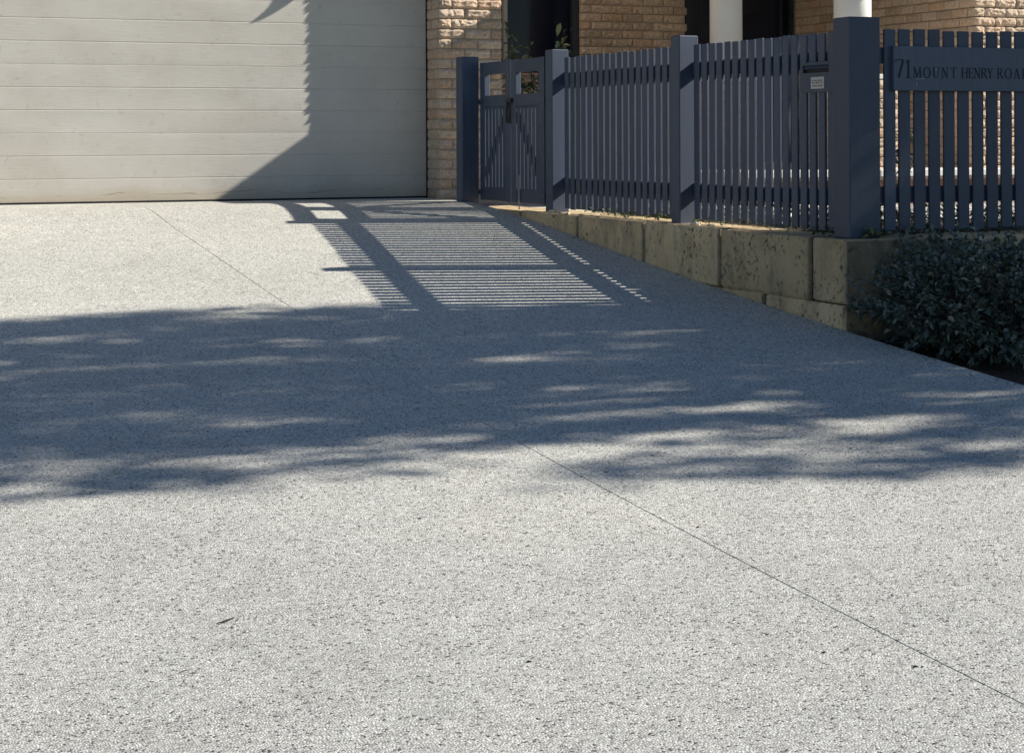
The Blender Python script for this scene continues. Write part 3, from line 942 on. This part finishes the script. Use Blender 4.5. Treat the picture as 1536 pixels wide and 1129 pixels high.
# limestone chips lying on the wall top
chips = [(5.60, 12.30, .030), (5.605, 12.36, .02), (5.60, 12.05, .02), (5.602, 11.82, .016), (5.60, 11.55, .014), (5.62, 10.18, .030), (5.66, 10.05, .022), (5.63, 9.96, .018), (5.60, 12.2, .015)]
clab = ['largest pale limestone chip on the wall top at the foot of the gate end post', 'small pale limestone chip nearest the gate end post', 'pale limestone chip on the sunlit wall top past the gate end post',
        'pale limestone chip on the wall top near its second joint', 'tiny pale limestone chip lying in the sun on the wall coping',
        'largest limestone chip beside the middle fence post', 'limestone chip just to the right of the middle fence post', 'small limestone chip furthest right of the middle fence post', 'tiny limestone chip between two larger chips by the gate end post']
for i, (cu, cv, cs) in enumerate(chips):
    rr = random.Random(i)
    m = MB().box((-cs, -cs*.7, 0), (cs, cs*.7, cs*.8), cs*.25)
    m.v = [(a+rr.uniform(-.2, .2)*cs, b+rr.uniform(-.2, .2)*cs, max(0, c+rr.uniform(-.15, .15)*cs)) for a, b, c in m.v]
    o = m.build('stone_chip', PATH); o.location = P(cu, cv, TOP-.001); o.rotation_euler.z = rr.uniform(0, 3)
    tag(o, clab[i], 'stone', 'limestone chips on the wall top')

# white pebbles on the yard seen between the pickets
peb = MB(); rr = random.Random(5)
for _ in range(1600):
    s = rr.uniform(.012, .035); c = P(rr.uniform(7.3, 10.5), rr.uniform(10.6, 12.95), -.60)
    a = rr.uniform(0, 6.28)
    ring = [(c.x+s*math.cos(a+t*1.0472), c.y+s*.8*math.sin(a+t*1.0472), c.z+s*.25) for t in range(6)]
    peb.add(ring + [(c.x, c.y, c.z+s*.75), (c.x, c.y, c.z-.004)], [(k, (k+1) % 6, 6) for k in range(6)] + [((k+1) % 6, k, 7) for k in range(6)])
tag(peb.build('yard_pebbles', GRAVEL), 'white pebbles spread over the sunlit yard behind the fence', 'pebbles', kind='stuff')

# unseen basket plant added to throw a blade-shaped leaf shadow on the garage door
hb = empty('shadow_plant', 'added unseen strap leaved plant in a basket, casting a leaf shadow on the garage door', 'plant', loc=P(6.40, 14.42, 2.86))
hm = Matrix.Translation(-hb.location)
def hbp(o): o.parent = hb; o.matrix_parent_inverse = Matrix.Translation(-hb.location); return o
hbp(MB().lathe(hb.location, [(.05, -.10), (.12, -.04), (.14, .05), (.13, .05)], 20).build('basket', COIR, None, True))
hbp(MB().tube([P(6.15, 14.60, 3.12), P(6.40, 14.42, 3.15), P(6.40, 14.42, 2.91)], .008, 6).build('bracket', METALB))
def strap(p0, p1, p2, wd, seg=12):
    m = MB(); vs = []; fs = []
    p0, p1, p2 = Vector(p0), Vector(p1), Vector(p2)
    for i in range(seg+1):
        f = i/seg; c = p0*(1-f)**2 + p1*2*f*(1-f) + p2*f*f
        t = (2*(1-f)*(p1-p0) + 2*f*(p2-p1)).normalized()
        s = t.cross(SUN.normalized()).normalized()
        k = wd*(1-f**3.0)*min(1, .35+f*2.2)
        nrm = s.cross(t)
        vs += [c - s*k, c + nrm*(-.12*k), c + s*k]
    for i in range(seg):
        a = i*3; fs += [(a, a+1, a+4, a+3), (a+1, a+2, a+5, a+4)]
    return m.add(vs, fs)
def up_sun(u, h, v):                         # the point at depth v whose shadow falls on the door at (u, h)
    t = (DV - v)/.42
    return Vector(P(u, DV, h)) + SUN*t
tip = up_sun(4.00, .945, 14.52)
mid = up_sun(4.50, 1.19, 14.50)
b0 = Vector(P(6.40, 14.42, 2.90))
hbp(strap(b0, mid, tip, .070, 14).build('leaf', LEAF_S))
for k, (dx, dy, dz) in enumerate(((.26, -.1, .10), (.15, -.2, .16), (.30, -.02, .0), (.10, -.24, .06), (.05, -.16, .2), (.2, -.15, .22))):
    c = Vector(P(6.40, 14.42, 2.90))
    hbp(strap(c, c+Vector((dx*.5, dy*.5, .16)), c+Vector((dx, dy, dz)), .022, 8).build('leaf', LEAF_S))

# ------------------------------------------------------------------ the street tree whose shade lies across the drive
tree = empty('street_tree', 'broad leafy street tree standing to the right of the driveway out of the picture', 'tree', loc=(15.8, 4.8, -.3))
r = np.random.default_rng(31)
upper = np.array([[-1, 10.4], [1.38, 10.33], [1.9, 10.2], [2.47, 10.25], [2.9, 10.03], [3.45, 10.06], [3.8, 9.75], [4.6, 9.70], [6, 9.75], [9.5, 9.7]])
lower = np.array([[-1, 7.0], [.93, 6.95], [1.1, 6.62], [1.45, 6.6], [1.9, 6.85], [2.25, 6.6], [3.0, 6.5], [3.2, 6.10], [3.7, 6.05], [4.0, 5.9], [4.4, 5.82], [4.8, 5.95], [6, 5.7], [9.5, 5.7]])
gaps = [(1.45, 9.64, .42, .12), (2.349, 8.803, .32, .10), (3.466, 8.329, .42, .10), (4.117, 8.13, .24, .06), (2.06, 7.61, .42, .10), (1.21, 8.46, .34, .10),
        (3.6, 7.09, .60, .13), (4.15, 7.0, .45, .12), (4.52, 6.57, .55, .13), (5.1, 6.75, .42, .12), (3.02, 9.07, .36, .07), (1.98, 8.39, .30, .06),
        (2.54, 6.96, .45, .09), (4.2, 6.44, .5, .08), (3.66, 6.62, .4, .07), (1.87, 6.98, .4, .08), (1.1, 7.14, .45, .10), (5.5, 7.3, .4, .1), (3.0, 7.9, .3, .05), (1.6, 9.25, .25, .05)]
waves = [(r.uniform(.6, 3.2)*r.choice([-1, 1]), r.uniform(5, 13), r.uniform(0, 6.28)) for _ in range(14)]
def streak(u, v):                            # long thin gaps between the boughs
    return sum(np.sin(a*u + b*v + c) for a, b, c in waves)/math.sqrt(7)
Ppos = []; tw = []
nc = 0
while nc < 2000:
    us = r.uniform(-.9, 9.2); vs_ = r.uniform(5.4, 10.4)
    lo_ = np.interp(us, lower[:, 0], lower[:, 1]) - .12; hi_ = np.interp(us, upper[:, 0], upper[:, 1])
    if vs_ < lo_ or vs_ > hi_ - .10: continue
    f = (vs_-lo_)/1.15
    k_ = streak(us, vs_)
    if f < 1 and r.random() > min(1, max(.0, (.36 if us < 2.3 else .29) + .95*f + (.34 + .1*f)*k_)): continue
    if f >= 1 and k_ < -2.0: continue
    t = 6.2 + 2.9*r.random() - .5*((us-4)/5)**2
    m = 24 if f > .4 else 16
    q = np.stack([us + .20*r.normal(size=m), vs_ + .06*r.normal(size=m)], 1)
    keep = np.ones(m, bool); drop = r.random(m)
    for gu, gv, ru, rv in gaps:
        keep &= (((q[:, 0]-gu)/ru)**2 + ((q[:, 1]-gv)/(rv*.72))**2) > .25 + .95*drop
    keep &= q[:, 1] < np.interp(q[:, 0], upper[:, 0], upper[:, 1]) + .04*np.sin(q[:, 0]*7)
    q = q[keep]; tt = t + .16*r.normal(size=len(q))
    gh = prof(vs_, us)
    Ppos.append(np.stack([q[:, 0] + SUN.x*tt, q[:, 1] + SUN.y*tt, gh + tt + Z0], 1))
    if nc % 12 == 0: tw.append(np.array([us + SUN.x*t, vs_ + SUN.y*t, gh + t + Z0]))
    nc += 1
Ppos = np.concatenate(Ppos)
cr = leaves('crown', Ppos - np.array(tree.location), np.zeros((len(Ppos), 3)), .125, LEAF_T, tree, .5, 33, .4, 1.0)
cr['kind'] = 'stuff'
tm = MB(); fork = Vector((.2, .1, 4.2))
tm.tube([(0, 0, 0), (.05, .03, 1.5), (.12, .02, 3.0), fork], [.26, .21, .18, .15], 12, False)
for p in tw[::3]:
    e = Vector(p) - tree.location
    md = fork*.45 + e*.55 + Vector((0, 0, .25))
    tm.tube([fork*.96, md, e], [.06, .03, .008], 6, False)
tm.build('trunk', BARK, tree)

# ------------------------------------------------------------------ litter on the drive
def on_drive(u, v, dz=0.0): return P(u, v, prof(v, u)+dz)
tw_ = MB().tube([(-.034, -.016, .003), (-.012, -.011, .005), (.008, .0, .006), (.022, .014, .005), (.034, .034, .003)], [.0014, .0022, .0022, .0017, .0009], 6).build('twig', TWIG)
tw_.location = on_drive(1.302, 5.106); tag(tw_, 'thin dark curved twig lying alone on the sunlit foreground concrete', 'twig')
scraps = [(2.859, 4.0, .010, 'longest dark leaf scrap right of the expansion joint near the bottom right'), (2.702, 4.193, .009, 'dark leaf scrap left of the longest scrap near the bottom right corner'),
          (3.002, 5.427, .009, 'dark leaf scrap just above the expansion joint in the middle of the drive'), (2.18, 5.9, .009, 'small dark leaf scrap on the sunlit edge of the tree shadow'),
          (1.95, 4.45, .010, 'small dark leaf scrap to the right of the curved twig'), (.95, 3.95, .010, 'small dark leaf scrap near the bottom left corner of the drive')]
for i, (su, sv, ss, lab) in enumerate(scraps):
    rr = random.Random(i+40)
    m = MB()
    vs = [(-ss, 0, .001), (-ss*.3, -ss*.28, .003), (ss*.5, -ss*.22, .004), (ss, 0, .002), (ss*.4, ss*.25, .0035), (-ss*.4, ss*.22, .003), (0, 0, .006), (0, 0, .0005)]
    m.add(vs, [(k, (k+1) % 6, 6) for k in range(6)] + [((k+1) % 6, k, 7) for k in range(6)])
    o = m.build('leaf_scrap', TWIG); o.location = on_drive(su, sv); o.rotation_euler.z = R(-20)+rr.uniform(-.5, .5)
    tag(o, lab, 'leaf', 'dark leaf scraps on the driveway')

# grit, petals and leaf bits caught along the edge of the drive under the wall and the shrubs
lit = MB(); rr = random.Random(77)
for _ in range(260):
    v = rr.uniform(5.5, 13.2); u = 5.552 - abs(rr.gauss(0, .045))
    c = on_drive(u, v, .0015); a = rr.uniform(0, 6.28); s = rr.uniform(.003, .011)
    d = Vector((math.cos(a), math.sin(a), 0))*s; e = Vector((-math.sin(a), math.cos(a), 0))*s*rr.uniform(.3, .6)
    lit.add([c-d, c-e+Vector((0, 0, .002)), c+d, c+e+Vector((0, 0, .003))], [(0, 1, 2), (0, 2, 3)])
tag(lit.build('leaf_litter', m_simple('dry leaf litter', (.16, .12, .075), .9, .1, .5, 60, 0)), 'dry leaf bits and grit along the driveway edge under the limestone wall', 'leaf litter', kind='stuff')
